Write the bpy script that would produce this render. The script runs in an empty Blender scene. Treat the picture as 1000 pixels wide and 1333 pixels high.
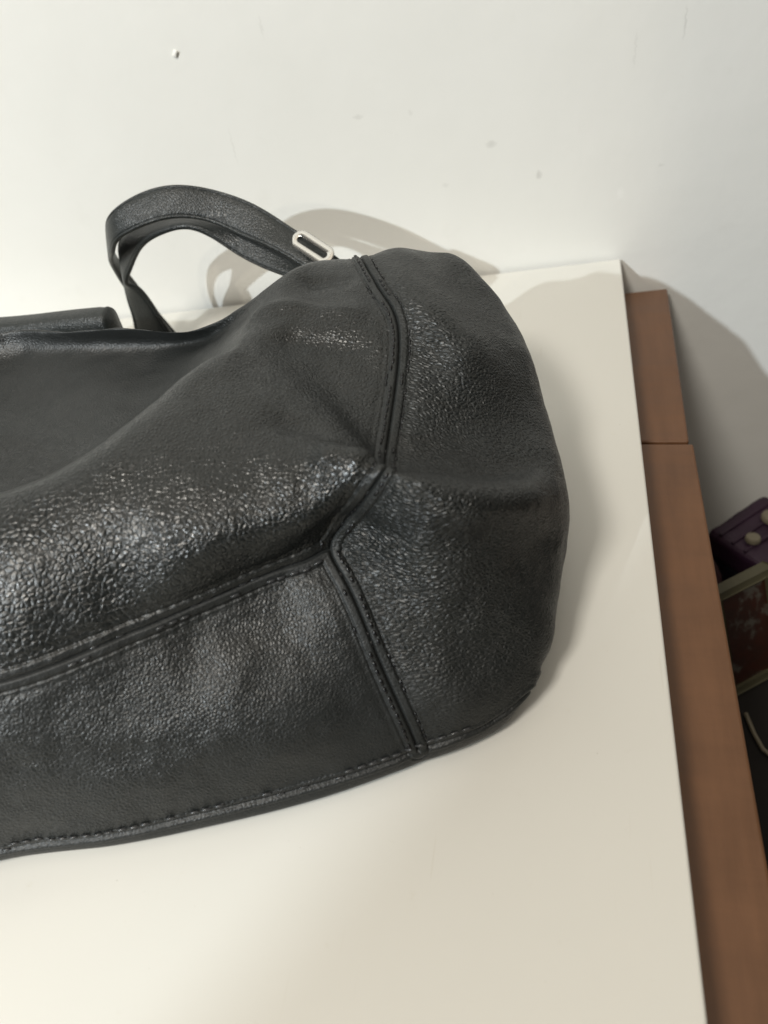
import bpy, bmesh, math, random
import numpy as np
from mathutils import Vector, Matrix, noise
from mathutils.kdtree import KDTree
from mathutils.bvhtree import BVHTree

random.seed(4)
scene = bpy.context.scene
COL = scene.collection

# ------------------------------------------------------------------ camera
R = ((0.9743360, 0.0203846, -0.2241737), (0.1747527, -0.6962261, 0.6962261), (-0.1418833, -0.7175331, -0.6819204))
cam_data = bpy.data.cameras.new('camera')
cam = bpy.data.objects.new('camera', cam_data)
COL.objects.link(cam)
cam.matrix_world = Matrix(((R[0][0], -R[0][1], -R[0][2], 0.0),
                           (R[1][0], -R[1][1], -R[1][2], 0.0),
                           (R[2][0], -R[2][1], -R[2][2], 0.28),
                           (0, 0, 0, 1)))
cam_data.sensor_width = 36.0
cam_data.lens = 36.0 * 1000.0 / 1333.0
cam_data.clip_start = 0.01
cam_data.clip_end = 50.0
cam_data.dof.use_dof = True
cam_data.dof.focus_distance = 0.36
cam_data.dof.aperture_fstop = 9.0
scene.camera = cam

# ------------------------------------------------------------------ world, lamps, exposure
world = bpy.data.worlds.new('World')
scene.world = world
world.use_nodes = True
bgn = world.node_tree.nodes['Background']
bgn.inputs['Color'].default_value = (1.0, 0.94, 0.84, 1)
bgn.inputs['Strength'].default_value = 0.08


def lamp(name, kind, loc, target, energy, color, size=0.2, size_y=None, spread=None):
    d = bpy.data.lights.new(name, kind)
    d.energy = energy
    d.color = color
    if kind == 'AREA':
        d.shape = 'RECTANGLE' if size_y else 'DISK'
        d.size = size
        if size_y:
            d.size_y = size_y
        if spread:
            d.spread = math.radians(spread)
    else:
        d.shadow_soft_size = size
    o = bpy.data.objects.new(name, d)
    COL.objects.link(o)
    o.location = loc
    o.rotation_euler = (Vector(target) - Vector(loc)).to_track_quat('-Z', 'Y').to_euler()
    return o


# two room lamps behind and left of the viewpoint; cone edges imitate an unseen person's shadow
def shadow_edge_lamp(name, loc, target, energy, color, radius, cone, blend):
    o = lamp(name, 'SPOT', loc, target, energy, color, radius)
    o.data.spot_size = math.radians(cone)
    o.data.spot_blend = blend
    return o


shadow_edge_lamp('room_lamp_cool', (-1.66, -2.58, 1.9), (-1.729, 1.221, 0.02), 335, (0.86, 0.95, 1.0), 0.024, 56.27, 0.014)
shadow_edge_lamp('room_lamp_warm', (-1.42, -2.72, 1.84), (-1.9, 1.033, 0.02), 48, (1.0, 0.88, 0.70), 0.024, 56.89, 0.014)
lamp('ceiling_panel', 'AREA', (-0.46, -0.72, 1.38), (-0.2, 0.35, 0.05), 17, (1.0, 0.945, 0.85), 0.28, 0.28)
lamp('ceiling_bounce_fill', 'AREA', (0.25, -0.25, 2.1), (0.15, 0.0, 0.0), 12, (1.0, 0.90, 0.755), 2.2, 2.0)  # fill lamp added in place of light bounced off the unseen ceiling

scene.view_settings.view_transform = 'Standard'
scene.view_settings.look = 'None'
scene.view_settings.gamma = 1.0
scene.view_settings.exposure = 0.0
scene.view_settings.use_curve_mapping = False
scene.render.engine = 'CYCLES'
scene.cycles.max_bounces = 5
scene.cycles.diffuse_bounces = 3
scene.cycles.glossy_bounces = 3


# ------------------------------------------------------------------ helpers
def tag(o, label=None, cat=None, group=None, kind=None):
    if label: o['label'] = label
    if cat: o['category'] = cat
    if group: o['group'] = group
    if kind: o['kind'] = kind
    return o


def empty(name, loc=(0, 0, 0)):
    o = bpy.data.objects.new(name, None)
    o.empty_display_size = 0.02
    COL.objects.link(o)
    o.location = loc
    return o


def mesh_obj(name, verts, faces, mat, parent=None, smooth=True):
    me = bpy.data.meshes.new(name)
    me.from_pydata([tuple(v) for v in verts], [], [tuple(f) for f in faces])
    me.update()
    if smooth:
        me.polygons.foreach_set('use_smooth', [True] * len(me.polygons))
    me.materials.append(mat)
    o = bpy.data.objects.new(name, me)
    COL.objects.link(o)
    if parent is not None:
        o.parent = parent
        o.matrix_parent_inverse = Matrix.Translation(-Vector(parent.location))
    return o


def bm_obj(name, bm, mat, parent=None, smooth=False):
    me = bpy.data.meshes.new(name)
    bmesh.ops.recalc_face_normals(bm, faces=bm.faces)
    bm.to_mesh(me)
    bm.free()
    if smooth:
        me.polygons.foreach_set('use_smooth', [True] * len(me.polygons))
    me.materials.append(mat)
    o = bpy.data.objects.new(name, me)
    COL.objects.link(o)
    if parent is not None:
        o.parent = parent
        o.matrix_parent_inverse = Matrix.Translation(-Vector(parent.location))
    return o


def prism(name, poly, z0, z1, mat, parent=None, bevel=0.001, seg=2):
    bm = bmesh.new()
    lo = [bm.verts.new((x, y, z0)) for x, y in poly]
    hi = [bm.verts.new((x, y, z1)) for x, y in poly]
    n = len(poly)
    bm.faces.new(hi)
    bm.faces.new(lo[::-1])
    for i in range(n):
        bm.faces.new((lo[i], lo[(i + 1) % n], hi[(i + 1) % n], hi[i]))
    if bevel:
        bmesh.ops.bevel(bm, geom=list(bm.edges), offset=bevel, segments=seg, profile=0.5, affect='EDGES')
    return bm_obj(name, bm, mat, parent)


def box_rot(name, size, center, rot, mat, parent=None, bevel=0.001, seg=2):
    bm = bmesh.new()
    bmesh.ops.create_cube(bm, size=1.0)
    M = Matrix.Translation(center) @ rot.to_4x4() @ Matrix.Diagonal((*size, 1))
    bm.transform(M)
    if bevel:
        bmesh.ops.bevel(bm, geom=list(bm.edges), offset=bevel, segments=seg, profile=0.5, affect='EDGES')
    return bm_obj(name, bm, mat, parent)


class NT:
    def __init__(self, name):
        self.m = bpy.data.materials.new(name)
        self.m.use_nodes = True
        self.t = self.m.node_tree
        self.p = self.t.nodes['Principled BSDF']
        self.tc = self.t.nodes.new('ShaderNodeTexCoord')

    def n(self, kind, **kw):
        nd = self.t.nodes.new(kind)
        for k, v in kw.items():
            if k in nd.inputs:
                nd.inputs[k].default_value = v
            else:
                setattr(nd, k, v)
        return nd

    def l(self, a, b):
        self.t.links.new(a, b)

    def math(self, op, a, b=None, c=None, clamp=False):
        nd = self.t.nodes.new('ShaderNodeMath')
        nd.operation = op
        nd.use_clamp = clamp
        for i, v in enumerate((a, b, c)):
            if v is None: continue
            if isinstance(v, (int, float)): nd.inputs[i].default_value = v
            else: self.l(v, nd.inputs[i])
        return nd.outputs[0]

    def noise(self, vec, scale, detail=3, rough=0.5):
        nd = self.n('ShaderNodeTexNoise')
        nd.inputs['Scale'].default_value = scale
        nd.inputs['Detail'].default_value = detail
        nd.inputs['Roughness'].default_value = rough
        self.l(vec, nd.inputs['Vector'])
        return nd

    def ramp(self, fac, a, b, lo=0.0, hi=1.0):
        nd = self.n('ShaderNodeMapRange')
        nd.inputs['From Min'].default_value = lo
        nd.inputs['From Max'].default_value = hi
        nd.inputs['To Min'].default_value = a
        nd.inputs['To Max'].default_value = b
        self.l(fac, nd.inputs['Value'])
        return nd.outputs[0]

    def mixc(self, fac, a, b):
        nd = self.n('ShaderNodeMix', data_type='RGBA')
        if isinstance(fac, (int, float)): nd.inputs[0].default_value = fac
        else: self.l(fac, nd.inputs[0])
        for i, v in ((6, a), (7, b)):
            if isinstance(v, tuple): nd.inputs[i].default_value = (*v, 1)
            else: self.l(v, nd.inputs[i])
        return nd.outputs[2]

    def set(self, **kw):
        for k, v in kw.items():
            k = k.replace('_', ' ')
            if isinstance(v, tuple) and len(v) == 3: v = (*v, 1)
            self.p.inputs[k].default_value = v


def leather(name, cell=0.0026, stretch=(1, 1, 1), rot=(0, 0, 0), strength=0.8, rough=0.40, base=0.014, depth=.2, attr=False):
    t = NT(name)
    co = t.tc.outputs['Object']
    mp = t.n('ShaderNodeMapping')
    mp.inputs['Rotation'].default_value = rot
    t.l(co, mp.inputs['Vector'])
    mp2 = t.n('ShaderNodeMapping')
    mp2.inputs['Scale'].default_value = stretch
    t.l(mp.outputs[0], mp2.inputs['Vector'])
    nz = t.noise(mp2.outputs[0], 160, 2)
    sub = t.n('ShaderNodeVectorMath', operation='SUBTRACT')
    t.l(nz.outputs['Color'], sub.inputs[0])
    sub.inputs[1].default_value = (.5, .5, .5)
    sc = t.n('ShaderNodeVectorMath', operation='SCALE')
    sc.inputs['Scale'].default_value = cell * 0.8
    t.l(sub.outputs[0], sc.inputs[0])
    ad = t.n('ShaderNodeVectorMath', operation='ADD')
    t.l(mp2.outputs[0], ad.inputs[0])
    t.l(sc.outputs[0], ad.inputs[1])
    vec = ad.outputs[0]
    v1 = t.n('ShaderNodeTexVoronoi', feature='DISTANCE_TO_EDGE')
    v1.inputs['Scale'].default_value = 1.0 / cell
    t.l(vec, v1.inputs['Vector'])
    v2 = t.n('ShaderNodeTexVoronoi', feature='DISTANCE_TO_EDGE')
    v2.inputs['Scale'].default_value = 1.45 / cell
    t.l(vec, v2.inputs['Vector'])
    h1 = t.ramp(v1.outputs['Distance'], 0, 1, 0.0, 0.30)
    h1 = t.math('POWER', h1, 0.55)
    h2 = t.ramp(v2.outputs['Distance'], 0, 1, 0.0, 0.35)
    nl = t.noise(co, 38, 2)
    mixf = t.ramp(nl.outputs['Fac'], 0.45, 0.95, 0.35, 0.65)
    if attr:
        pb = t.n('ShaderNodeAttribute', attribute_name='pebble')
        mixf = t.math('MULTIPLY', mixf, t.math('SUBTRACT', 1.0, pb.outputs['Fac']))
    hm = t.n('ShaderNodeMix', data_type='FLOAT')
    t.l(mixf, hm.inputs[0]); t.l(h1, hm.inputs[2]); t.l(h2, hm.inputs[3])
    h = hm.outputs[0]
    bump = t.n('ShaderNodeBump')
    st = t.ramp(nl.outputs['Fac'], strength * 1.1, strength * 0.7, 0.3, 0.7)
    if attr:
        at = t.n('ShaderNodeAttribute', attribute_name='grain')
        st = t.math('MULTIPLY', st, at.outputs['Fac'])
    t.l(st, bump.inputs['Strength'])
    bump.inputs['Distance'].default_value = cell * depth
    t.l(h, bump.inputs['Height'])
    t.l(bump.outputs[0], t.p.inputs['Normal'])
    nb = t.noise(co, 60, 4, 0.6)
    t.l(t.mixc(nb.outputs['Fac'], (base * .62, base * .82, base * .80), (base * 1.1, base * 1.40, base * 1.36)), t.p.inputs['Base Color'])
    ro = t.ramp(nb.outputs['Fac'], rough - .04, rough + .06, .3, .7)
    if attr:  # leather pulled smooth is also duller
        ro = t.math('ADD', ro, t.math('MULTIPLY', t.math('SUBTRACT', 1.0, at.outputs['Fac']), .30))
    t.l(ro, t.p.inputs['Roughness'])
    t.set(Specular_IOR_Level=0.6)
    return t.m


def plain(name, color, rough=0.5, metal=0.0, var=0.08, scale=40, bump=0.0, bscale=300):
    t = NT(name)
    co = t.tc.outputs['Object']
    nz = t.noise(co, scale, 4, 0.6)
    a = tuple(c * (1 - var) for c in color)
    b = tuple(min(1, c * (1 + var)) for c in color)
    t.l(t.mixc(nz.outputs['Fac'], a, b), t.p.inputs['Base Color'])
    t.set(Roughness=rough, Metallic=metal)
    if bump:
        n2 = t.noise(co, bscale, 3)
        bp = t.n('ShaderNodeBump')
        bp.inputs['Strength'].default_value = bump
        bp.inputs['Distance'].default_value = 0.001
        t.l(n2.outputs['Fac'], bp.inputs['Height'])
        t.l(bp.outputs[0], t.p.inputs['Normal'])
    return t.m


def wall_material():
    t = NT('wall_paint')
    co = t.tc.outputs['Object']
    nz = t.noise(co, 5, 5, 0.6)
    col = t.mixc(t.ramp(nz.outputs['Fac'], 0, 1, .3, .7), (0.755, 0.75, 0.715), (0.80, 0.795, 0.765))
    n2 = t.noise(co, 22, 6, 0.7)
    smudge = t.ramp(n2.outputs['Fac'], 0, .35, .60, .78)
    col = t.mixc(smudge, col, (0.70, 0.69, 0.65))
    sx = t.n('ShaderNodeSeparateXYZ')
    nd = t.noise(co, 300, 3)
    sub = t.n('ShaderNodeVectorMath', operation='SUBTRACT'); t.l(nd.outputs['Color'], sub.inputs[0]); sub.inputs[1].default_value = (.5, .5, .5)
    sc = t.n('ShaderNodeVectorMath', operation='SCALE'); sc.inputs['Scale'].default_value = 0.004; t.l(sub.outputs[0], sc.inputs[0])
    ad = t.n('ShaderNodeVectorMath', operation='ADD'); t.l(co, ad.inputs[0]); t.l(sc.outputs[0], ad.inputs[1])
    t.l(ad.outputs[0], sx.inputs[0])
    X, Z = sx.outputs['X'], sx.outputs['Z']
    for (mx, mz, rx, rz, d, c) in WALL_MARKS:
        a = t.math('POWER', t.math('DIVIDE', t.math('SUBTRACT', X, mx), rx), 2.0)
        b = t.math('POWER', t.math('DIVIDE', t.math('SUBTRACT', Z, mz), rz), 2.0)
        k = t.math('MULTIPLY', t.math('SUBTRACT', 1.0, t.math('ADD', a, b), clamp=True), d * .45)
        col = t.mixc(k, col, c)
    t.l(col, t.p.inputs['Base Color'])
    t.set(Roughness=0.62)
    b1 = t.noise(co, 14, 4, 0.6)
    b2 = t.noise(co, 220, 3, 0.5)
    h = t.math('ADD', t.math('MULTIPLY', b1.outputs['Fac'], 1.0), t.math('MULTIPLY', b2.outputs['Fac'], 0.06))
    bp = t.n('ShaderNodeBump'); bp.inputs['Strength'].default_value = 0.2; bp.inputs['Distance'].default_value = 0.004
    t.l(h, bp.inputs['Height']); t.l(bp.outputs[0], t.p.inputs['Normal'])
    return t.m


def table_material():
    t = NT('white_laminate')
    co = t.tc.outputs['Object']
    nz = t.noise(co, 6, 4, 0.6)
    col = t.mixc(nz.outputs['Fac'], (0.70, 0.69, 0.645), (0.745, 0.735, 0.69))
    n2 = t.noise(co, 90, 5, 0.7)
    col = t.mixc(t.ramp(n2.outputs['Fac'], 0, .25, .64, .75), col, (0.62, 0.59, 0.50))
    n5 = t.noise(co, 420, 2, 0.5)
    col = t.mixc(t.ramp(n5.outputs['Fac'], 0, .55, .765, .80), col, (0.36, 0.33, 0.27))
    mps = t.n('ShaderNodeMapping'); mps.inputs['Scale'].default_value = (60, 3.0, 1); mps.inputs['Rotation'].default_value = (0, 0, .5); t.l(co, mps.inputs['Vector'])
    n6 = t.noise(mps.outputs[0], 6, 2, 0.5)
    col = t.mixc(t.ramp(n6.outputs['Fac'], 0, .22, .70, .76), col, (0.60, 0.57, 0.49))
    t.l(col, t.p.inputs['Base Color'])
    n3 = t.noise(co, 12, 4, 0.65)
    t.l(t.ramp(n3.outputs['Fac'], 0.36, 0.5, .3, .7), t.p.inputs['Roughness'])
    n4 = t.noise(co, 500, 2)
    bp = t.n('ShaderNodeBump'); bp.inputs['Strength'].default_value = 0.04; bp.inputs['Distance'].default_value = 0.0005
    t.l(n4.outputs['Fac'], bp.inputs['Height']); t.l(bp.outputs[0], t.p.inputs['Normal'])
    t.set(Specular_IOR_Level=0.35)
    return t.m


def wood_material():
    t = NT('brown_wood')
    co = t.tc.outputs['Object']
    mp = t.n('ShaderNodeMapping'); mp.inputs['Scale'].default_value = (9, 1.2, 9); t.l(co, mp.inputs['Vector'])
    nz = t.noise(mp.outputs[0], 14, 6, 0.65)
    mp2 = t.n('ShaderNodeMapping'); mp2.inputs['Scale'].default_value = (1.0, 5, 1); t.l(co, mp2.inputs['Vector'])
    n2 = t.noise(mp2.outputs[0], 10, 5, 0.65)
    f = t.math('ADD', t.math('MULTIPLY', nz.outputs['Fac'], .5), t.math('MULTIPLY', n2.outputs['Fac'], .5))
    col = t.mixc(t.ramp(f, 0, 1, .36, .64), (0.120, 0.055, 0.024), (0.170, 0.080, 0.037))
    t.l(col, t.p.inputs['Base Color'])
    t.l(t.ramp(n2.outputs['Fac'], .38, .55, .3, .7), t.p.inputs['Roughness'])
    bp = t.n('ShaderNodeBump'); bp.inputs['Strength'].default_value = 0.15; bp.inputs['Distance'].default_value = 0.0006
    t.l(nz.outputs['Fac'], bp.inputs['Height']); t.l(bp.outputs[0], t.p.inputs['Normal'])
    return t.m


# ------------------------------------------------------------------ shape data, millimetres
GRID = [[[-356.4,44.7,0.6],[-357.7,41.9,0.8],[-367.4,39.5,0.8],[-372.8,43.0,0.8],[-379.9,48.0,0.8],[-392.0,59.3,0.8],[-399.2,65.3,0.8],[-405.7,71.0,0.8],[-411.2,76.1,0.8],[-418.5,85.7,0.8],[-438.3,121.9,0.8],[-451.1,149.2,0.8],[-457.5,179.1,0.8],[-456.7,211.6,0.8],[-459.7,215.4,-3.9],[-461.9,221.3,0.5],[-461.3,219.8,0.8]],[[-356.2,43.9,0.6],[-357.1,40.4,3.1],[-371.2,38.1,7.7],[-378.0,41.1,10.3],[-386.4,45.7,12.9],[-399.3,56.7,17.3],[-406.5,62.7,18.9],[-413.0,68.4,21.5],[-418.6,73.5,24.5],[-425.8,83.0,29.1],[-445.6,119.3,30.1],[-458.4,146.5,36.0],[-464.8,176.5,41.3],[-464.0,208.9,45.5],[-464.1,213.8,40.8],[-466.3,219.7,27.3],[-465.7,218.2,0.4]],[[-355.2,43.5,0.6],[-356.4,37.7,6.2],[-370.6,38.4,17.1],[-377.1,41.4,22.9],[-385.3,46.1,28.8],[-397.9,57.2,38.5],[-405.0,63.2,42.0],[-411.5,68.9,47.8],[-417.1,74.0,54.4],[-424.3,83.6,64.6],[-444.1,119.8,66.9],[-456.9,147.1,80.1],[-463.3,177.0,91.8],[-462.5,209.4,101.1],[-464.1,213.8,96.4],[-466.3,219.7,60.7],[-465.7,218.2,0.8]],[[-354.3,45.7,0.6],[-351.6,38.4,4.7],[-350.8,37.5,14.0],[-354.8,41.6,28.1],[-362.0,49.2,38.1],[-369.6,57.2,54.5],[-371.9,58.9,59.9],[-376.2,61.4,68.9],[-381.0,63.1,79.3],[-388.2,66.8,90.2],[-413.6,103.0,80.1],[-433.2,137.2,97.2],[-443.0,171.9,105.8],[-449.1,216.5,111.2],[-450.7,220.9,106.6],[-452.8,226.7,66.7],[-452.3,225.3,0.8]],[[-341.5,47.2,0.6],[-338.8,39.9,4.7],[-338.5,39.3,14.0],[-340.3,44.2,29.6],[-343.3,54.3,42.8],[-345.7,67.7,64.9],[-346.7,70.0,71.6],[-348.8,71.6,81.7],[-352.1,70.6,93.3],[-360.8,68.2,107.3],[-384.9,102.2,91.8],[-411.1,139.0,109.7],[-421.8,170.8,118.2],[-433.9,222.3,116.7],[-435.5,226.7,112.0],[-437.6,232.5,70.0],[-437.1,231.1,0.8]],[[-325.7,50.9,0.6],[-323.0,43.6,4.7],[-322.9,44.0,12.4],[-322.9,53.0,30.3],[-323.5,67.3,49.0],[-325.0,90.1,72.7],[-325.8,97.8,77.8],[-332.4,96.7,87.1],[-338.1,90.1,98.8],[-347.9,85.7,112.8],[-359.6,108.1,99.6],[-396.9,158.2,114.3],[-403.3,185.0,122.1],[-413.5,222.0,119.0],[-415.1,226.4,114.3],[-417.2,232.2,71.4],[-416.7,230.8,0.8]],[[-317.1,52.7,0.6],[-314.4,45.4,4.7],[-314.8,46.0,12.2],[-315.4,55.1,30.4],[-316.5,69.6,49.5],[-318.3,91.5,72.7],[-318.9,98.2,77.8],[-327.9,97.3,88.7],[-333.7,92.5,98.9],[-343.7,92.1,113.1],[-357.2,120.4,102.8],[-389.4,164.9,115.4],[-397.3,192.7,121.6],[-408.3,225.7,118.7],[-409.9,230.1,114.0],[-412.1,235.9,71.2],[-411.5,234.5,0.8]],[[-300.1,55.4,0.6],[-297.4,48.1,4.7],[-297.9,49.3,12.4],[-298.2,56.8,30.7],[-298.4,71.6,49.0],[-301.6,97.8,71.7],[-303.7,101.1,77.8],[-307.9,99.9,87.5],[-313.3,95.9,98.8],[-323.8,111.3,114.3],[-353.0,156.5,112.0],[-375.6,176.3,119.0],[-391.2,204.6,121.3],[-404.6,230.8,119.0],[-406.2,235.2,114.3],[-408.3,241.0,71.4],[-407.8,239.6,0.8]],[[-279.2,61.6,0.6],[-276.5,54.3,4.7],[-276.0,56.1,12.4],[-274.4,63.0,31.7],[-274.4,75.8,50.6],[-280.9,100.9,71.5],[-282.6,104.3,77.8],[-284.2,104.2,89.0],[-286.5,105.1,102.7],[-301.6,140.4,119.8],[-333.6,173.9,122.1],[-364.2,192.0,121.3],[-379.5,208.8,121.3],[-387.6,221.8,119.8],[-389.2,226.2,115.1],[-391.4,232.0,71.9],[-390.8,230.6,0.8]],[[-268.8,65.4,0.6],[-266.1,58.1,4.7],[-264.4,60.1,12.4],[-261.1,67.3,31.8],[-259.6,80.0,50.6],[-261.1,103.7,71.1],[-261.3,107.2,77.8],[-261.1,108.1,90.3],[-263.5,113.9,105.8],[-287.0,164.6,124.4],[-322.7,180.5,121.3],[-355.6,216.2,102.7],[-360.0,238.7,96.4],[-356.7,243.1,99.6],[-358.3,247.5,94.9],[-360.4,253.4,59.7],[-359.9,251.9,0.8]],[[-265.5,66.7,0.6],[-262.8,59.4,4.7],[-259.6,61.6,12.4],[-253.9,69.4,31.8],[-250.1,82.2,50.6],[-247.8,105.2,71.1],[-246.9,109.4,77.8],[-245.4,113.0,90.4],[-246.3,121.5,106.6],[-266.5,169.6,124.4],[-299.0,188.6,104.2],[-341.6,242.1,87.1],[-344.5,262.7,92.6],[-339.5,266.6,98.8],[-341.1,271.0,94.1],[-343.3,276.8,59.3],[-342.7,275.3,0.8]],[[-250.0,73.7,0.6],[-247.3,66.4,4.7],[-242.8,68.1,12.4],[-234.5,76.3,31.8],[-229.0,88.6,50.6],[-226.0,108.0,71.2],[-225.2,113.1,77.8],[-223.6,120.4,90.1],[-223.1,131.5,105.8],[-235.4,165.0,122.1],[-270.9,191.0,96.4],[-319.7,247.6,84.0],[-323.1,282.8,91.0],[-319.1,289.1,98.0],[-320.7,293.5,93.3],[-322.8,299.3,58.8],[-322.2,297.8,0.8]],[[-209.1,93.5,0.6],[-206.4,86.2,4.7],[-202.5,86.9,12.4],[-195.3,92.8,31.7],[-190.1,101.6,50.6],[-186.5,114.9,71.4],[-185.7,119.4,77.8],[-184.3,127.7,89.2],[-183.7,139.9,103.4],[-192.2,167.5,118.2],[-220.4,192.7,91.8],[-269.1,263.6,80.9],[-288.5,308.4,90.2],[-289.5,317.1,98.0],[-291.1,321.5,93.3],[-293.2,327.3,58.8],[-292.7,325.9,0.8]],[[-165.0,104.6,0.6],[-162.4,97.3,4.7],[-159.6,98.3,12.4],[-154.6,105.3,31.8],[-152.0,116.7,50.6],[-151.8,135.0,71.2],[-151.3,140.0,77.8],[-149.5,147.4,90.1],[-148.2,158.8,105.8],[-157.4,193.4,122.1],[-180.7,223.8,96.4],[-220.1,283.8,84.0],[-245.6,311.0,91.0],[-248.8,314.7,98.0],[-250.4,319.0,93.3],[-252.5,324.9,58.8],[-252.0,323.4,0.8]],[[-140.9,112.1,0.6],[-138.2,104.8,4.7],[-136.2,106.6,12.4],[-132.4,113.7,31.8],[-131.6,125.3,50.6],[-136.2,145.8,71.1],[-136.1,149.8,77.8],[-133.3,153.7,90.4],[-131.1,163.5,106.6],[-144.3,214.1,124.4],[-158.6,239.7,104.2],[-192.7,296.3,87.1],[-208.0,312.3,92.6],[-211.2,313.3,98.8],[-212.7,317.7,94.1],[-214.9,323.5,59.3],[-214.3,322.1,0.8]],[[-129.7,116.1,0.6],[-127.0,108.7,4.7],[-125.2,110.7,12.4],[-122.5,117.8,31.8],[-122.9,129.8,50.6],[-128.0,152.2,71.1],[-127.4,155.9,77.8],[-123.5,158.2,90.3],[-120.1,166.1,105.8],[-133.0,220.7,124.4],[-136.1,248.4,121.3],[-158.1,288.1,102.7],[-172.5,306.9,96.4],[-175.5,309.1,99.6],[-177.1,313.5,94.9],[-179.2,319.3,59.7],[-178.7,317.9,0.8]],[[-111.5,122.6,0.6],[-108.8,115.3,4.7],[-107.4,117.5,12.4],[-106.4,124.1,31.7],[-108.7,136.1,50.6],[-113.9,161.7,71.5],[-113.0,166.1,77.8],[-108.6,168.1,89.0],[-104.0,171.6,102.7],[-113.9,208.7,119.8],[-124.4,250.0,122.1],[-128.9,277.7,121.3],[-130.1,299.6,121.3],[-130.6,315.3,119.8],[-132.2,319.7,115.1],[-134.3,325.6,71.9],[-133.8,324.1,0.8]],[[-83.6,134.2,0.6],[-81.0,126.9,4.7],[-79.9,128.7,12.4],[-81.2,135.8,30.7],[-87.6,148.3,49.0],[-99.0,171.6,71.7],[-98.6,175.7,77.8],[-93.0,178.1,87.5],[-84.6,179.1,98.8],[-85.9,197.9,114.3],[-99.3,248.8,112.0],[-102.9,275.5,119.0],[-110.2,306.9,121.3],[-115.9,335.9,119.0],[-117.5,340.3,114.3],[-119.7,346.1,71.4],[-119.1,344.6,0.8]],[[-61.0,145.9,0.6],[-58.4,138.6,4.7],[-58.5,139.3,12.2],[-63.9,146.6,30.4],[-72.3,158.4,49.5],[-85.1,176.4,72.7],[-88.9,181.9,77.8],[-81.4,187.0,88.7],[-73.9,187.1,98.9],[-66.0,193.2,113.1],[-73.8,223.6,102.8],[-77.8,278.3,115.4],[-89.6,304.7,121.6],[-102.4,337.1,118.7],[-103.9,341.5,114.0],[-106.1,347.3,71.2],[-105.5,345.9,0.8]],[[-53.3,150.0,0.6],[-50.7,142.7,4.7],[-51.1,143.0,12.4],[-56.8,149.8,30.3],[-65.5,161.2,49.0],[-79.0,179.7,72.7],[-83.4,186.0,77.8],[-77.6,189.5,87.1],[-69.0,188.0,98.8],[-58.6,191.0,112.8],[-64.1,215.7,99.6],[-67.7,278.0,114.3],[-80.0,302.6,122.1],[-96.0,337.5,119.0],[-97.6,341.9,114.3],[-99.7,347.8,71.4],[-99.2,346.3,0.8]],[[-38.8,157.4,0.6],[-36.2,150.1,4.7],[-36.0,149.4,14.0],[-37.8,154.4,29.6],[-42.0,164.0,42.8],[-48.7,175.8,64.9],[-49.5,178.1,71.6],[-48.9,180.8,81.7],[-45.7,182.1,93.3],[-37.5,185.8,107.3],[-40.9,227.4,91.8],[-44.5,272.5,109.7],[-56.7,303.7,118.2],[-80.6,350.9,116.7],[-82.2,355.3,112.0],[-84.3,361.1,70.0],[-83.8,359.7,0.8]],[[-28.0,164.4,0.6],[-25.4,157.1,4.7],[-25.4,156.0,14.0],[-25.0,161.6,28.1],[-24.4,172.1,38.1],[-23.7,183.1,54.5],[-23.0,185.9,59.9],[-21.3,190.5,68.9],[-18.7,194.9,79.3],[-15.6,202.4,90.2],[-19.5,246.5,80.1],[-26.4,285.2,97.2],[-41.2,318.2,105.8],[-65.2,356.2,111.2],[-66.8,360.6,106.6],[-68.9,366.5,66.7],[-68.4,365.0,0.8]],[[-25.9,163.3,0.6],[-21.3,159.6,6.2],[-10.8,169.3,17.1],[-7.8,175.9,22.9],[-4.5,184.7,28.8],[-2.0,201.3,38.5],[-0.4,210.4,42.0],[0.9,219.0,47.8],[1.9,226.5,54.4],[1.3,238.5,64.6],[-6.9,279.0,66.9],[-14.6,308.0,80.1],[-28.9,335.1,91.8],[-50.4,359.4,101.1],[-52.0,363.8,96.4],[-54.1,369.7,60.7],[-53.6,368.2,0.8]],[[-25.5,164.3,0.6],[-22.5,162.2,3.1],[-12.3,175.5,8.6],[-9.3,184.1,11.5],[-6.0,195.5,14.4],[-3.5,217.5,19.2],[-1.7,228.1,20.8],[-0.3,238.9,23.5],[0.9,246.1,26.3],[0.3,257.0,30.5],[-8.0,292.1,30.8],[-15.3,312.8,36.0],[-29.7,339.8,41.3],[-51.1,364.1,45.5],[-52.7,368.5,40.8],[-54.8,374.4,27.3],[-54.3,372.9,0.8]],[[-25.7,165.0,0.6],[-23.0,163.8,0.8],[-14.3,181.6,0.8],[-12.8,192.5,0.8],[-10.5,206.4,0.8],[-9.2,233.9,0.8],[-8.5,245.4,0.8],[-8.0,257.6,0.8],[-7.8,262.6,0.8],[-9.1,269.5,0.8],[-18.2,297.7,0.8],[-25.0,309.2,0.8],[-39.3,336.3,0.8],[-60.7,360.6,0.8],[-62.3,365.0,-3.9],[-64.5,370.9,0.5],[-63.9,369.4,0.8]]]
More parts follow.
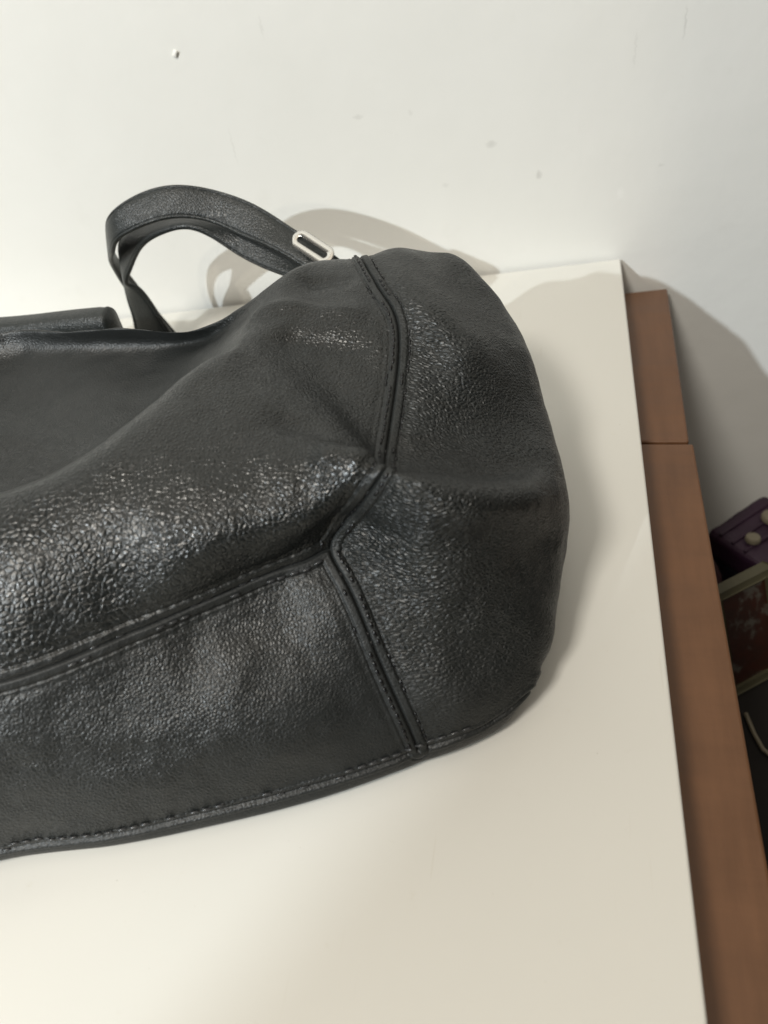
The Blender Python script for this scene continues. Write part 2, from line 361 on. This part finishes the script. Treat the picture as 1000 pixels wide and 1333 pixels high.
FOLDS = [[[[-140.1,274.0,121.3],[-122.4,286.1,122.1],[-98.3,287.0,121.3],[-77.8,284.4,119.0]],2.8,6],[[[-124.7,258.2,120.6],[-107.4,266.7,119.0],[-84.1,264.5,116.7],[-69.8,263.5,114.3]],-2.8,6],[[[-120.2,304.9,122.9],[-103.4,310.4,122.9],[-88.4,306.8,122.9]],-2.1,5],[[[-111.2,212.9,118.2],[-90.7,210.9,114.3],[-69.8,204.8,110.4],[-59.5,200.3,108.9]],-2.62,6],[[[-87.5,196.5,112.0],[-73.8,197.5,111.2],[-61.1,194.5,109.7]],3.85,7],[[[-53.9,191.2,108.1],[-41.1,189.4,101.1],[-23.9,197.8,91.8],[-4.6,225.6,70.0]],2.7,8],[[[-56.7,206.5,106.6],[-37.9,208.7,101.9],[-20.3,224.4,89.4],[-5.2,251.4,70.0]],-3.51,9],[[[-80.1,190.1,84.0],[-83.2,190.9,98.8],[-94.1,185.4,107.3]],-2.16,8],[[[-75.1,188.7,85.6],[-61.2,186.2,88.7],[-44.6,184.5,87.1]],-1.76,6],[[[-60.0,283.7,114.3],[-47.9,261.3,109.7],[-38.9,244.8,102.7],[-35.1,232.4,97.2]],-2.16,9],[[[-54.6,226.5,101.9],[-40.1,259.0,107.3],[-30.9,295.1,102.7]],1.35,8],[[[0.2,220.8,51.3],[-11.1,201.7,62.2],[-24.7,192.4,65.3]],-1.62,7],[[[-35.1,175.6,56.0],[-18.8,179.2,48.2],[-3.6,193.6,35.8]],1.22,10]]
STRAP1 = [[[-122.0,400.6,84.3],[-128.3,385.0,80.5]],[[-134.9,408.3,91.0],[-145.1,395.1,86.4]],[[-153.6,416.1,100.1],[-163.9,402.9,94.9]],[[-176.3,423.9,112.9],[-187.0,412.2,101.2]],[[-199.2,427.8,121.5],[-205.5,416.1,108.6]],[[-224.8,423.9,128.5],[-227.0,412.2,113.6]],[[-247.5,420.0,125.9],[-245.1,408.3,111.4]],[[-263.6,416.1,119.4],[-261.8,408.3,105.3]],[[-280.0,427.8,103.9],[-275.4,416.1,93.0]],[[-295.0,447.2,77.4],[-294.8,439.4,74.7]],[[-296.6,458.9,55.2],[-300.2,451.1,52.5]],[[-292.3,466.7,26.5],[-296.4,458.9,24.9]],[[-281.4,466.7,1.6],[-287.1,458.9,0.0]],[[-241.2,412.2,11.0],[-247.0,404.4,8.9]]]
STRAP2 = [[[-137.5,408.3,78.3],[-149.3,398.2,77.4]],[[-163.0,416.1,86.5],[-173.0,408.3,80.2]],[[-189.1,423.9,96.9],[-197.3,416.1,90.4]],[[-217.9,427.8,105.2],[-217.4,416.1,105.6]],[[-242.2,431.7,106.0],[-235.9,416.1,104.4]],[[-272.2,435.6,98.8],[-256.5,420.0,94.1]],[[-285.4,439.4,83.3],[-275.4,427.8,75.8]],[[-288.5,439.4,70.5],[-284.6,431.7,64.4]],[[-295.2,443.3,52.9],[-281.5,435.6,61.0]],[[-300.3,447.2,33.1],[-277.2,443.3,37.4]],[[-305.5,447.2,11.2],[-273.9,447.2,13.3]],[[-265.0,388.9,16.9],[-236.4,388.9,19.3]]]
RING = [[-154.2,413.8,96.6],[-128.6,396.7,88.0],[-138.0,407.9,95.5],[-146.4,400.2,90.5]]
TAB = [[-391.3,361.7,72.5],[-319.3,361.7,82.5],[-255.4,361.7,85.8],[-254.4,361.7,71.7],[-335.9,361.7,51.7]]

# ------------------------------------------------------------------ setting: wall, floor
WA = math.radians(8.62)
WORG = Vector((0.0396, 0.5640, 0.0))


def wall_xz(x, z):
    return (x, z)


GREY = (0.42, 0.41, 0.38)
WALL_MARKS = [(-.179, .122, .0040, .0016, .6, GREY), (-.092, .093, .0045, .0024, .7, GREY), (-.060, .068, .0024, .0036, .9, GREY),
              (-.144, .120, .0018, .0024, .4, GREY), (-.267, .115, .0007, .015, .4, GREY), (.029, .148, .0009, .011, .7, GREY),
              (0.0, .137, .0007, .013, .35, GREY), (-.230, .181, .0008, .008, .35, GREY), (-.003, .048, .0030, .0050, .8, (.86, .86, .83)),
              (-.125, .070, .003, .002, .4, GREY), (.023, .064, .0025, .0014, .5, GREY)]
mat_wall = wall_material()
bm = bmesh.new()
vs = [bm.verts.new(p) for p in ((-1.6, 0, -0.62), (1.5, 0, -0.62), (1.5, 0, 1.5), (-1.6, 0, 1.5), (-1.6, .1, -0.62), (1.5, .1, -0.62), (1.5, .1, 1.5), (-1.6, .1, 1.5))]
for f in ((0, 1, 2, 3), (5, 4, 7, 6), (4, 0, 3, 7), (1, 5, 6, 2), (3, 2, 6, 7), (4, 5, 1, 0)):
    bm.faces.new([vs[i] for i in f])
wall = bm_obj('wall', bm, mat_wall)
wall.location = WORG
wall.rotation_euler = (0, 0, WA)
tag(wall, kind='structure')

mat_floor = plain('dark_floor', (0.05, 0.035, 0.025), 0.5, 0, .3, 12)
floor_o = prism('floor', ((-1.6, -0.9), (1.5, -0.9), (1.5, 0.85), (-1.6, 0.85)), -0.66, -0.60, mat_floor, bevel=0)
tag(floor_o, kind='structure')

# small plastic plug in the wall
def wall_point(x, z, out=0.0):
    c, s = math.cos(WA), math.sin(WA)
    return Vector((WORG.x + x * c + out * s, WORG.y + x * s - out * c, z))


bm = bmesh.new()
bmesh.ops.create_uvsphere(bm, u_segments=16, v_segments=10, radius=0.0016)
for v in bm.verts:
    v.co.y *= 0.45
    v.co.z *= 1.35
    v.co.x += 0.0006 * math.sin(v.co.z * 1500)
plug = bm_obj('wall_plug', bm, plain('plug_plastic', (.84, .83, .79), .5), None, True)
plug.location = wall_point(-0.288, 0.175, 0.0012)
tag(plug, 'small white plug sticking out of the wall above the strap', 'wall plug')

# ------------------------------------------------------------------ cabinet and board
mat_wood = wood_material()
mat_table = table_material()
TOP = -0.0265
cab = empty('wooden_cabinet', (-0.3, 0.15, -0.60))
tag(cab, 'brown wooden cabinet with a jointed top, standing under the white board against the wall', 'cabinet')
wr = lambda x: WORG.y + (x - WORG.x) * math.tan(WA) - 0.004
prism('top_plank', ((-0.75, 0.3782), (0.0735, 0.3782), (0.0755, wr(.0755) - .003), (-0.75, wr(-.75))), TOP - .018, TOP, mat_wood, cab, .0014, 3)
prism('top_plank', ((-0.75, -0.36), (0.0800, -0.36), (0.0757, 0.3765), (-0.75, 0.3765)), TOP - .018, TOP - .0002, mat_wood, cab, .0014, 3)
prism('body', ((-0.74, -0.35), (0.0715, -0.35), (0.0675, 0.545), (-0.74, wr(-.74) - .004)), -0.60, TOP - .0182, mat_wood, cab, .002, 2)

board = prism('board', ((-0.80, wr(-.80) + .001), (-0.80, -0.34), (0.0513, -0.34), (0.0396, 0.5610)), TOP + .0002, 0.0, mat_table, None, .0012, 3)
tag(board, 'white laminate board lying on the brown cabinet under the black bag', 'board')

# ------------------------------------------------------------------ the bag
ORIGIN = Vector((-0.16, 0.25, 0.0))


def natural_spline(t, y, tq):
    n = len(t)
    h = np.diff(t)
    A = np.zeros((n, n)); B = np.zeros((n,) + y.shape[1:])
    A[0, 0] = A[-1, -1] = 1
    for i in range(1, n - 1):
        A[i, i - 1] = h[i - 1]; A[i, i] = 2 * (h[i - 1] + h[i]); A[i, i + 1] = h[i]
        B[i] = 6 * ((y[i + 1] - y[i]) / h[i] - (y[i] - y[i - 1]) / h[i - 1])
    M = np.linalg.solve(A, B.reshape(n, -1)).reshape(B.shape)
    k = np.clip(np.searchsorted(t, tq, side='right') - 1, 0, n - 2)
    sh = (-1,) + (1,) * (y.ndim - 1)
    hk = h[k].reshape(sh)
    a = ((t[k + 1] - tq).reshape(sh)) / hk
    b = ((tq - t[k]).reshape(sh)) / hk
    return a * y[k] + b * y[k + 1] + ((a ** 3 - a) * M[k] + (b ** 3 - b) * M[k + 1]) * hk ** 2 / 6


def samples(knots, dense, step, dstep, band):
    """parameter samples that hit every knot; finer around the seams"""
    out = [knots[0]]
    t = knots[0]
    end = knots[-1]
    marks = sorted(dense)
    while t < end - 1e-6:
        near = min([abs(t - m) for m in marks])
        s = dstep if near < band else min(step, dstep + (near - band) * .25)
        nxt = t + s
        for m in marks:
            if t < m - 1e-9 and nxt > m - dstep * .4:
                nxt = m
                break
        t = min(nxt, end)
        out.append(t)
    return np.array(out)


G = np.array(GRID) / 1000.0                      # columns x rows x 3
NC, NR = G.shape[:2]
US, UM = NC - 6, 5                               # the two vertical seam columns
RC, RA = 2, 6                                    # rows of the two horizontal seams
du = np.linalg.norm(np.diff(G, axis=0), axis=2)[:, 1:-2].mean(1)
dv = np.linalg.norm(np.diff(G, axis=1), axis=2).mean(0)
tu = np.concatenate([[0], np.cumsum(np.maximum(du, .004))])
tv = np.concatenate([[0], np.cumsum(np.maximum(dv, .004))])
su = samples(tu, [tu[US], tu[UM]], .0012, .00040, .0064)
sv = samples(tv, [tv[RC], tv[RA]], .0011, .00040, .0064)
P = natural_spline(tu, G, su)
P = natural_spline(tv, np.swapaxes(P, 0, 1), sv)  # rows x cols x 3
P[..., 2] = np.maximum(P[..., 2], .0006)
nr, nc = P.shape[:2]
iu, im = int(np.argmin(abs(su - tu[US]))), int(np.argmin(abs(su - tu[UM])))
jc, ja = int(np.argmin(abs(sv - tv[RC]))), int(np.argmin(abs(sv - tv[RA])))


def normals(P):
    a = np.gradient(P, axis=1); b = np.gradient(P, axis=0)
    n = np.cross(a, b)
    n /= np.maximum(np.linalg.norm(n, axis=2, keepdims=True), 1e-9)
    return n


N = normals(P)
if N[nr // 2, nc // 2, 2] < 0: N = -N


def dense(pts, step=.0003):
    out = []
    for a, b in zip(pts[:-1], pts[1:]):
        k = max(1, int(np.linalg.norm(b - a) / step))
        for i in range(k): out.append(a + (b - a) * i / k)
    out.append(pts[-1])
    return np.array(out)


seam_front = P[ja, im:iu + 1]
seam_side = P[jc:, iu]
seam_side_far = P[jc:, im]
seam_base = P[jc, :]
Q = P.reshape(-1, 3)


def kd_dist(curve, Q, limit=None):
    kd = KDTree(len(curve))
    for i, p in enumerate(curve): kd.insert(p, i)
    kd.balance()
    d = np.empty(len(Q)); ix = np.empty(len(Q), int)
    for i, q in enumerate(Q):
        _, ix[i], d[i] = kd.find(q)
    return d, ix


top_cut = int(np.searchsorted(sv, tv[14]))
side_curve = dense(P[jc:top_cut, iu]); far_curve = dense(P[jc:top_cut, im])
d1, i1_ = kd_dist(np.concatenate([dense(seam_front), side_curve, far_curve]), Q)
d2, _ = kd_dist(dense(seam_base), Q)


def sstep(x, a, b):
    t = np.clip((x - a) / (b - a), 0, 1)
    return t * t * (3 - 2 * t)


def seam_profile(d):
    strip = .00034 * (1 - sstep(d, .0038, .0052))
    strip += -.0013 * np.exp(-(d / .00055) ** 2)
    strip += -.0009 * np.exp(-((d - .0041) / .00052) ** 2)
    strip += -.0004 * np.exp(-((d - .0060) / .0018) ** 2)
    return strip


def base_profile(d):
    return -.0012 * np.exp(-(d / .0009) ** 2) + .0004 * (1 - sstep(d, .0028, .0040)) - .0004 * np.exp(-((d - .0030) / .0004) ** 2)


pucker = np.cos(i1_ * .0003 * 2 * math.pi / .0042)
disp = seam_profile(d1) + .00016 * pucker * np.exp(-((d1 - .0043) / .0016) ** 2) + base_profile(d2) * (1 - np.exp(-(d1 / .004) ** 2))
for pts, amp, w in FOLDS:
    c = dense(natural_spline(np.arange(len(pts)), np.array(pts) / 1000, np.linspace(0, len(pts) - 1, 30)), .001)
    c = c[np.linspace(0, len(c) - 1, 40).astype(int)]
    d = np.full(len(Q), 9.0); ix = np.zeros(len(Q))
    for k_, p_ in enumerate(c):
        dd = ((Q - p_) ** 2).sum(1)
        m_ = dd < d
        d[m_] = dd[m_]; ix[m_] = k_
    d = np.sqrt(d)
    s = ix / (len(c) - 1)
    taper = sstep(s, 0, .3) * sstep(1 - s, 0, .3)
    disp += amp / 1000 * np.exp(-(d / (w / 1000)) ** 2) * taper
z = Q[:, 2]
flat = sstep(z, .002, .02)
nzv = np.empty(len(Q))
for i, q in enumerate(Q):
    v = Vector(q)
    nzv[i] = .0009 * noise.noise(v * 34) + .00055 * noise.noise(v * 80 + Vector((3, 1, 2))) + .00018 * noise.noise(v * 190)
disp += nzv * flat
disp = disp.reshape(nr, nc, 1)
P2 = P + N * disp
P2[..., 2] = np.maximum(P2[..., 2], .0005)

# how pronounced the pebble grain is: stretched smooth near the mouth
sunk = np.exp(-((Q - np.array([-.235, .30, .095])) ** 2 / np.array([.10, .06, .05]) ** 2).sum(1))
grain = np.clip(1.0 - .6 * sunk, .2, 1)
low = np.exp(-((Q - np.array([-.045, .155, .022])) ** 2 / np.array([.055, .05, .03]) ** 2).sum(1))
grain *= 1 - .5 * low
pebble = np.clip(.75 * np.exp(-((Q - np.array([-.195, .145, .10])) ** 2 / np.array([.055, .045, .05]) ** 2).sum(1)), 0, 1)
grain *= 1 - .6 * np.exp(-(d1 / .0045) ** 2)

leather_front = leather('pebbled_leather_front', .0023, (1, 1, 1), (0, 0, 0), .8, .315, .0055, .175, True)
leather_base = leather('pebbled_leather_base', .0021, (1, 1, 1), (0, 0, 0), .7, .41, .0055, .17, True)
leather_side = leather('creased_leather_side', .0021, (.5, 1.0, 1.1), (0, 0, .15), .9, .41, .0065, .34, True)
leather_strap = leather('strap_leather', .0019, (1, 1, 1), (0, 0, 0), .6, .42, .011, .20)
leather_lining = plain('dark_lining', (.012, .012, .013), .8)
thread_shiny = plain('waxed_thread', (.035, .036, .038), .24, 0, .2, 900)
thread_mat = plain('black_thread', (.006, .006, .007), .30, 0, .2, 900)

bag = empty('leather_handbag', tuple(ORIGIN))
tag(bag, 'black pebbled leather handbag slumped on its back on the white board', 'handbag')


def panel(name, r0, r1, c0, c1, mat):
    sub = P2[r0:r1 + 1, c0:c1 + 1]
    a, b = sub.shape[:2]
    idx = np.arange(a * b).reshape(a, b)
    F = np.stack([idx[:-1, :-1], idx[:-1, 1:], idx[1:, 1:], idx[1:, :-1]], -1).reshape(-1, 4)
    o = mesh_obj(name, sub.reshape(-1, 3).tolist(), F.tolist(), mat, bag)
    at = o.data.attributes.new('grain', 'FLOAT', 'POINT')
    at.data.foreach_set('value', grain.reshape(nr, nc)[r0:r1 + 1, c0:c1 + 1].reshape(-1).astype(np.float32))
    at = o.data.attributes.new('pebble', 'FLOAT', 'POINT')
    at.data.foreach_set('value', pebble.reshape(nr, nc)[r0:r1 + 1, c0:c1 + 1].reshape(-1).astype(np.float32))
    return o


panel('front_panel', ja, nr - 1, im, iu, leather_front)
panel('base_panel', jc, ja, im, iu, leather_base)
panel('side_panel', jc, nr - 1, iu, nc - 1, leather_side)
panel('side_panel', jc, nr - 1, 0, im, leather_side)
# back panel: the rolled edge under the seam and the sheet that lies on the board
sub = P2[:jc + 1]
a, b = sub.shape[:2]
idx = np.arange(a * b).reshape(a, b)
F = np.stack([idx[:-1, :-1], idx[:-1, 1:], idx[1:, 1:], idx[1:, :-1]], -1).reshape(-1, 4).tolist()
V = sub.reshape(-1, 3).tolist()
edge = P2[-1]
base_i = len(V)
V += [(x, y, .0005) for x, y, _ in edge.tolist()]
for i in range(nc - 1):
    F.append((i, base_i + i, base_i + i + 1, i + 1))
back = mesh_obj('back_panel', V, F, leather_base, bag)
at = back.data.attributes.new('grain', 'FLOAT', 'POINT')
at.data.foreach_set('value', [.7] * len(V))

# stitches: short thread lengths lying in the stitch channels
Fall = np.arange(nr * nc).reshape(nr, nc)
Fq = np.stack([Fall[:-1, :-1], Fall[:-1, 1:], Fall[1:, 1:], Fall[1:, :-1]], -1).reshape(-1, 4)
bvh = BVHTree.FromPolygons([tuple(p) for p in P2.reshape(-1, 3)], [tuple(f) for f in Fq.tolist()])


def capsule(V, F, p, t, n, L, r, hs=.7):
    b = n.cross(t).normalized()
    base = len(V)
    prof = ((-.5, .25), (-.36, .85), (0, 1.0), (.36, .85), (.5, .25))
    K = 6
    for s, k in prof:
        for q in range(K):
            a = 2 * math.pi * q / K
            V.append(p + t * (s * L) + (b * math.cos(a) + n * (math.sin(a) * hs)) * (r * k) + n * (r * .5 * (k - .6)))
    for i in range(len(prof) - 1):
        for q in range(K):
            F.append((base + i * K + q, base + i * K + (q + 1) % K, base + (i + 1) * K + (q + 1) % K, base + (i + 1) * K + q))
    F.append([base + q for q in range(K)][::-1])
    F.append([base + (len(prof) - 1) * K + q for q in range(K)])


def stitch_rows(curve, pitch, offs, r=.00042, start=.004, stop=.004):
    curve = dense(curve, .0004)
    arc = np.concatenate([[0], np.cumsum(np.linalg.norm(np.diff(curve, axis=0), axis=1))])
    V, F = [], []
    s = start
    while s < arc[-1] - stop:
        i = int(np.searchsorted(arc, s))
        i0, i1 = max(0, i - 4), min(len(curve) - 1, i + 4)
        p = Vector(curve[i]); t = Vector(curve[i1] - curve[i0]).normalized()
        q, n, _, _ = bvh.find_nearest(p)
        if n is not None:
            if n.dot(Vector((-.1, -.5, 1))) < 0 and n.z < 0: n = -n
            b = n.cross(t).normalized()
            for off in offs:
                g, gn, _, _ = bvh.find_nearest(p + b * off)
                if gn.dot(n) < 0: gn = -gn
                tt = (t - gn * t.dot(gn)).normalized()
                tt = (tt + b * random.uniform(-.06, .06)).normalized()
                capsule(V, F, g + gn * .0003, tt, gn, pitch * .80, r)
        s += pitch * random.uniform(.96, 1.04)
    return V, F


for nm, cv, pitch, offs, st, r in (('stitching', seam_front, .0046, (-.0041, .0041), .006, .00062),
                                ('stitching', P[jc:top_cut, iu], .0036, (-.0041, .0041), .004, .00055),
                                ('stitching', P[jc:top_cut, im], .0036, (-.0041, .0041), .004, .00055),
                                ('stitching', P[jc, int(np.searchsorted(su, tu[4])):int(np.searchsorted(su, tu[NC - 4]))], .0046, (.0030,), .004, .00055)):
    V, F = stitch_rows(cv, pitch, offs, r, st)
    o = mesh_obj(nm, V, F, thread_shiny if pitch > .004 else thread_mat, bag)
    tag(o, kind='stuff')


# ------------------------------------------------------------------ straps
def ribbon(name, pairs, thick, mat, parent, n_along=160):
    E = np.array(pairs) / 1000.0
    c = E.mean(1)
    t = np.concatenate([[0], np.cumsum(np.linalg.norm(np.diff(c, axis=0), axis=1))])
    S = natural_spline(t, E, np.linspace(0, t[-1], n_along))
    mid = S.mean(1); w = S[:, 1] - S[:, 0]
    W = np.linalg.norm(w, axis=1, keepdims=True); w = w / W
    tg = np.gradient(mid, axis=0); tg /= np.linalg.norm(tg, axis=1, keepdims=True)
    n = np.cross(tg, w); n /= np.linalg.norm(n, axis=1, keepdims=True)
    h = thick / 2
    # half cross-section: across the width (-1..1) and height factor
    xs = [-1, -.985, -.93, -.86, -.82, -.80, -.78, -.74, -.4, 0, .4, .74, .78, .80, .82, .86, .93, .985, 1]
    hs = [0, .6, .95, 1.0, .9, .5, .9, 1.05, 1.15, 1.2, 1.15, 1.05, .9, .5, .9, 1.0, .95, .6, 0]
    ring = [(x, y) for x, y in zip(xs, hs)] + [(x, -y) for x, y in zip(xs[-2:0:-1], hs[-2:0:-1])]
    V = []; F = []
    K = len(ring)
    for i in range(n_along):
        for x, y in ring:
            V.append(mid[i] + w[i] * (x * W[i] / 2) + n[i] * (y * h))
    for i in range(n_along - 1):
        for k in range(K):
            F.append((i * K + k, i * K + (k + 1) % K, (i + 1) * K + (k + 1) % K, (i + 1) * K + k))
    F.append(list(range(K))[::-1]); F.append([(n_along - 1) * K + k for k in range(K)])
    return mesh_obj(name, V, F, mat, parent), mid, w, n, W


ribbon('strap', STRAP1, .0030, leather_strap, bag)
ribbon('strap', STRAP2, .0030, leather_strap, bag)

# oval metal eyelet on the strap's end
metal = plain('pale_nickel', (.74, .72, .68), .22, 1.0, .05, 200)
a, b, c1, c2 = [Vector(p) / 1000 for p in RING]
ctr = (a + b) / 2
ux = (b - a).normalized()
uy = (c2 - c1); uy = (uy - ux * uy.dot(ux)).normalized()
un = ux.cross(uy)
if un.dot(cam.location - ctr) < 0: un = -un
hl = (b - a).length / 2; hw = (c2 - c1).length / 2
V, F = [], []
NA, K = 64, 8
rw = .0023
for i in range(NA):
    th = 2 * math.pi * i / NA
    st = hl - hw
    cx = st * (1 if math.cos(th) > 0 else -1)
    d = Vector((math.cos(th), math.sin(th)))
    pc = Vector((cx, 0)) + d * (hw - rw)
    for k in range(K):
        f = 2 * math.pi * k / K
        r = rw * math.cos(f); hgt = .0006 * math.sin(f)
        q = pc + d * r
        V.append(ctr + ux * q.x + uy * q.y + un * (hgt + .0032))
for i in range(NA):
    for k in range(K):
        F.append((i * K + k, ((i + 1) % NA) * K + k, ((i + 1) % NA) * K + (k + 1) % K, i * K + (k + 1) % K))
tag(mesh_obj('eyelet', V, F, metal, bag), 'pale metal oval eyelet')

# folded closure tab behind the mouth
T = [Vector(p) / 1000 for p in TAB]
V, F = [], []
K = 28
ax0, ax1 = T[0], (T[2] + T[3]) / 2
stations = np.linspace(0, 1, 60)
hh = (T[2] - T[3]).length * .62
up = Vector((0, 0, 1))
for s in stations:
    e = sstep(np.array(1 - s), 0, .03)
    p = ax0.lerp(ax1, s)
    top = T[1].lerp(T[2], (s - .59) / .41) if s > .59 else T[0].lerp(T[1], s / .59)
    hz = hh * (1.0 + .05 * math.sin(s * 9))
    k = float(math.sqrt(max(0.02, 1 - max(0, (s - .97) / .03, (.05 - s) / .05) ** 2)))
    for q in range(K):
        aq = 2 * math.pi * q / K
        groove = 1 - .06 * math.exp(-((s - .945) / .006) ** 2)
        ca, sa = math.cos(aq), math.sin(aq)
        low = (p.z - .004) / hz if sa < 0 else 1.0   # the flap reaches down to the board
        V.append(p + Vector((0.0, .0085 * k * groove * (abs(ca) ** .7) * (1 if ca > 0 else -1), 0)) + up * (hz * low * (k if sa > 0 else 1) * groove * (abs(sa) ** .8) * (1 if sa > 0 else -1) - .003))
for i in range(len(stations) - 1):
    for q in range(K):
        F.append((i * K + q, i * K + (q + 1) % K, (i + 1) * K + (q + 1) % K, (i + 1) * K + q))
F.append(list(range(K))); F.append([(len(stations) - 1) * K + q for q in range(K)])
mesh_obj('closure_tab', V, F, leather_strap, bag)


# ------------------------------------------------------------------ things in the dark gap beside the cabinet
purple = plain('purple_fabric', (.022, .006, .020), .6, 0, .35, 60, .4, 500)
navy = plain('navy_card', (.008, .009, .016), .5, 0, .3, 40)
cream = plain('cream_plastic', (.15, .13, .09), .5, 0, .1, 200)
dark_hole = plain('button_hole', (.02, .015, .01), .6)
e1 = Vector((.743, .669, 0)); e2 = Vector((.669, -.743, 0))
A0 = Vector((.118, .481, 0))
sb = empty('storage_box', (A0.x + .05, A0.y, -.60))
tag(sb, 'dark purple storage box with cream buttons in the gap beside the cabinet', 'box')


def quad(a, l, w):
    p = [a, a + e2 * w, a + e2 * w + e1 * l, a + e1 * l]
    return [(q.x, q.y) for q in p]


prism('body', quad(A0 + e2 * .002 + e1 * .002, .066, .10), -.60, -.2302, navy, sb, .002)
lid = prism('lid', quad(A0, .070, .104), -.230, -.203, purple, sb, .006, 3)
bm = bmesh.new(); bm.from_mesh(lid.data)
bmesh.ops.subdivide_edges(bm, edges=list(bm.edges), cuts=5, use_grid_fill=True)
for v in bm.verts:
    v.co += Vector((0, 0, .0035 * noise.noise(v.co * 45))) + Vector(noise.noise_vector(v.co * 60)) * .0012
bm.to_mesh(lid.data); bm.free()
lid.data.polygons.foreach_set('use_smooth', [True] * len(lid.data.polygons))
for k, off in enumerate((.012, .024, .036)):
    box_rot('rib', (.066, .003, .003), A0 + e1 * .035 + e2 * off + Vector((0, 0, -.2022)), Matrix.Rotation(math.atan2(.669, .743), 3, 'Z'), purple, sb, .001)
for cx, cy, rad in ((.151, .467, .0062), (.169, .492, .0085)):
    bm = bmesh.new()
    bmesh.ops.create_cone(bm, cap_ends=True, segments=28, radius1=rad, radius2=rad * .9, depth=.004)
    bmesh.ops.bevel(bm, geom=list(bm.edges), offset=.0008, segments=2, affect='EDGES')
    bmesh.ops.translate(bm, verts=bm.verts, vec=(cx, cy, -.1985))
    bt = bm_obj('button', bm, cream, sb, False)
    for sx in (-.4, .4):
        bm = bmesh.new()
        bmesh.ops.create_cone(bm, cap_ends=True, segments=12, radius1=rad * .2, radius2=rad * .2, depth=.001)
        bmesh.ops.translate(bm, verts=bm.verts, vec=(cx + sx * rad, cy + sx * rad * .5, -.1962))
        h = bm_obj('hole', bm, dark_hole, None)
        h.parent = bt
        h.matrix_parent_inverse = Matrix.Translation(-Vector(sb.location))

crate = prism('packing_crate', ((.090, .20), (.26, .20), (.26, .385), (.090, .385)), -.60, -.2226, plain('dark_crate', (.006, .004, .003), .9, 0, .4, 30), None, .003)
tag(crate, 'dark brown crate low beside the cabinet carrying a framed picture', 'crate')

TL, TR, BR, BL = [Vector(p) for p in ((.104, .3655, -.1438), (.132, .3825, -.135), (.153, .3485, -.2185), (.118, .3315, -.2224))]
TL = Vector((.103, .362, -.142)); BL = Vector((.117, .332, -.2215))
vx = (TR - TL); vx = Vector((vx.x, vx.y, 0)).normalized()
vz = (TL - BL); vz = (vz - vx * vz.dot(vx)).normalized()
vn = vx.cross(vz)
Hh = (TL - BL).length; Wd = .050
rot = Matrix((vx, vn, vz)).transposed()
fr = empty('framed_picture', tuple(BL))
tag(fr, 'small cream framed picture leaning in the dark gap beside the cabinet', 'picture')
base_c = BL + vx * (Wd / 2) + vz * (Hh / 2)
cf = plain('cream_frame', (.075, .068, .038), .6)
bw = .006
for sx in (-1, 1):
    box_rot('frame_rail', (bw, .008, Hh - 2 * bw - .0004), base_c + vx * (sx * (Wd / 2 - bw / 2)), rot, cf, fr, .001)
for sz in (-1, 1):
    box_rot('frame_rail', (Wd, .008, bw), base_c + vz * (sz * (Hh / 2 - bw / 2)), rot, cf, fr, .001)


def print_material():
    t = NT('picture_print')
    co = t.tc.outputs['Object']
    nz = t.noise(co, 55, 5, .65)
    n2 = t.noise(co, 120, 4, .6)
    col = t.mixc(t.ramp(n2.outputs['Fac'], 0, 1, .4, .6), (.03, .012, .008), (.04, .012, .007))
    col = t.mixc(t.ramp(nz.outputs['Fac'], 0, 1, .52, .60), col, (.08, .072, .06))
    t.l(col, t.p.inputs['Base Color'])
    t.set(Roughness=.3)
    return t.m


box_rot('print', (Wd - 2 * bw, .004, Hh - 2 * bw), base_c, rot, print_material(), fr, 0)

# bent pale wire on the crate
V, F = [], []
path = [Vector(p) for p in ((.128, .318, -.2200), (.131, .303, -.2200), (.135, .291, -.2200), (.140, .286, -.2200), (.150, .286, -.2200))]
for i, p in enumerate(path):
    tg = (path[min(i + 1, 4)] - path[max(i - 1, 0)]).normalized()
    sd = tg.cross(Vector((0, 0, 1)))
    for q in range(8):
        a = q * math.pi / 4
        V.append(p + sd * (.0016 * math.cos(a)) + Vector((0, 0, .0016 * math.sin(a) + .0002)))
for i in range(4):
    for q in range(8):
        F.append((i * 8 + q, i * 8 + (q + 1) % 8, i * 8 + 8 + (q + 1) % 8, i * 8 + 8 + q))
F.append(list(range(8))); F.append([32 + q for q in range(8)][::-1])
tag(mesh_obj('bent_wire', V, F, cream), 'short bent pale wire lying on the dark crate', 'wire')

# dark maroon pouch squeezed between the cabinet and the storage box
bm = bmesh.new()
bmesh.ops.create_icosphere(bm, subdivisions=4, radius=1.0)
for v in bm.verts:
    p = v.co.copy()
    k = 1 + .18 * noise.noise(p * 2.2) + .07 * noise.noise(p * 6)
    v.co = Vector((p.x * .016 * k, p.y * .026 * k, p.z * .030 * k + (.004 if p.z > .8 else 0)))
pouch = bm_obj('cloth_pouch', bm, plain('maroon_cloth', (.030, .007, .009), .7, 0, .4, 80, .5, 400), None, True)
pouch.location = (.104, .442, -.225)
pouch.rotation_euler = (.2, .15, .7)
tag(pouch, 'dark maroon cloth pouch wedged between cabinet and purple box', 'pouch')
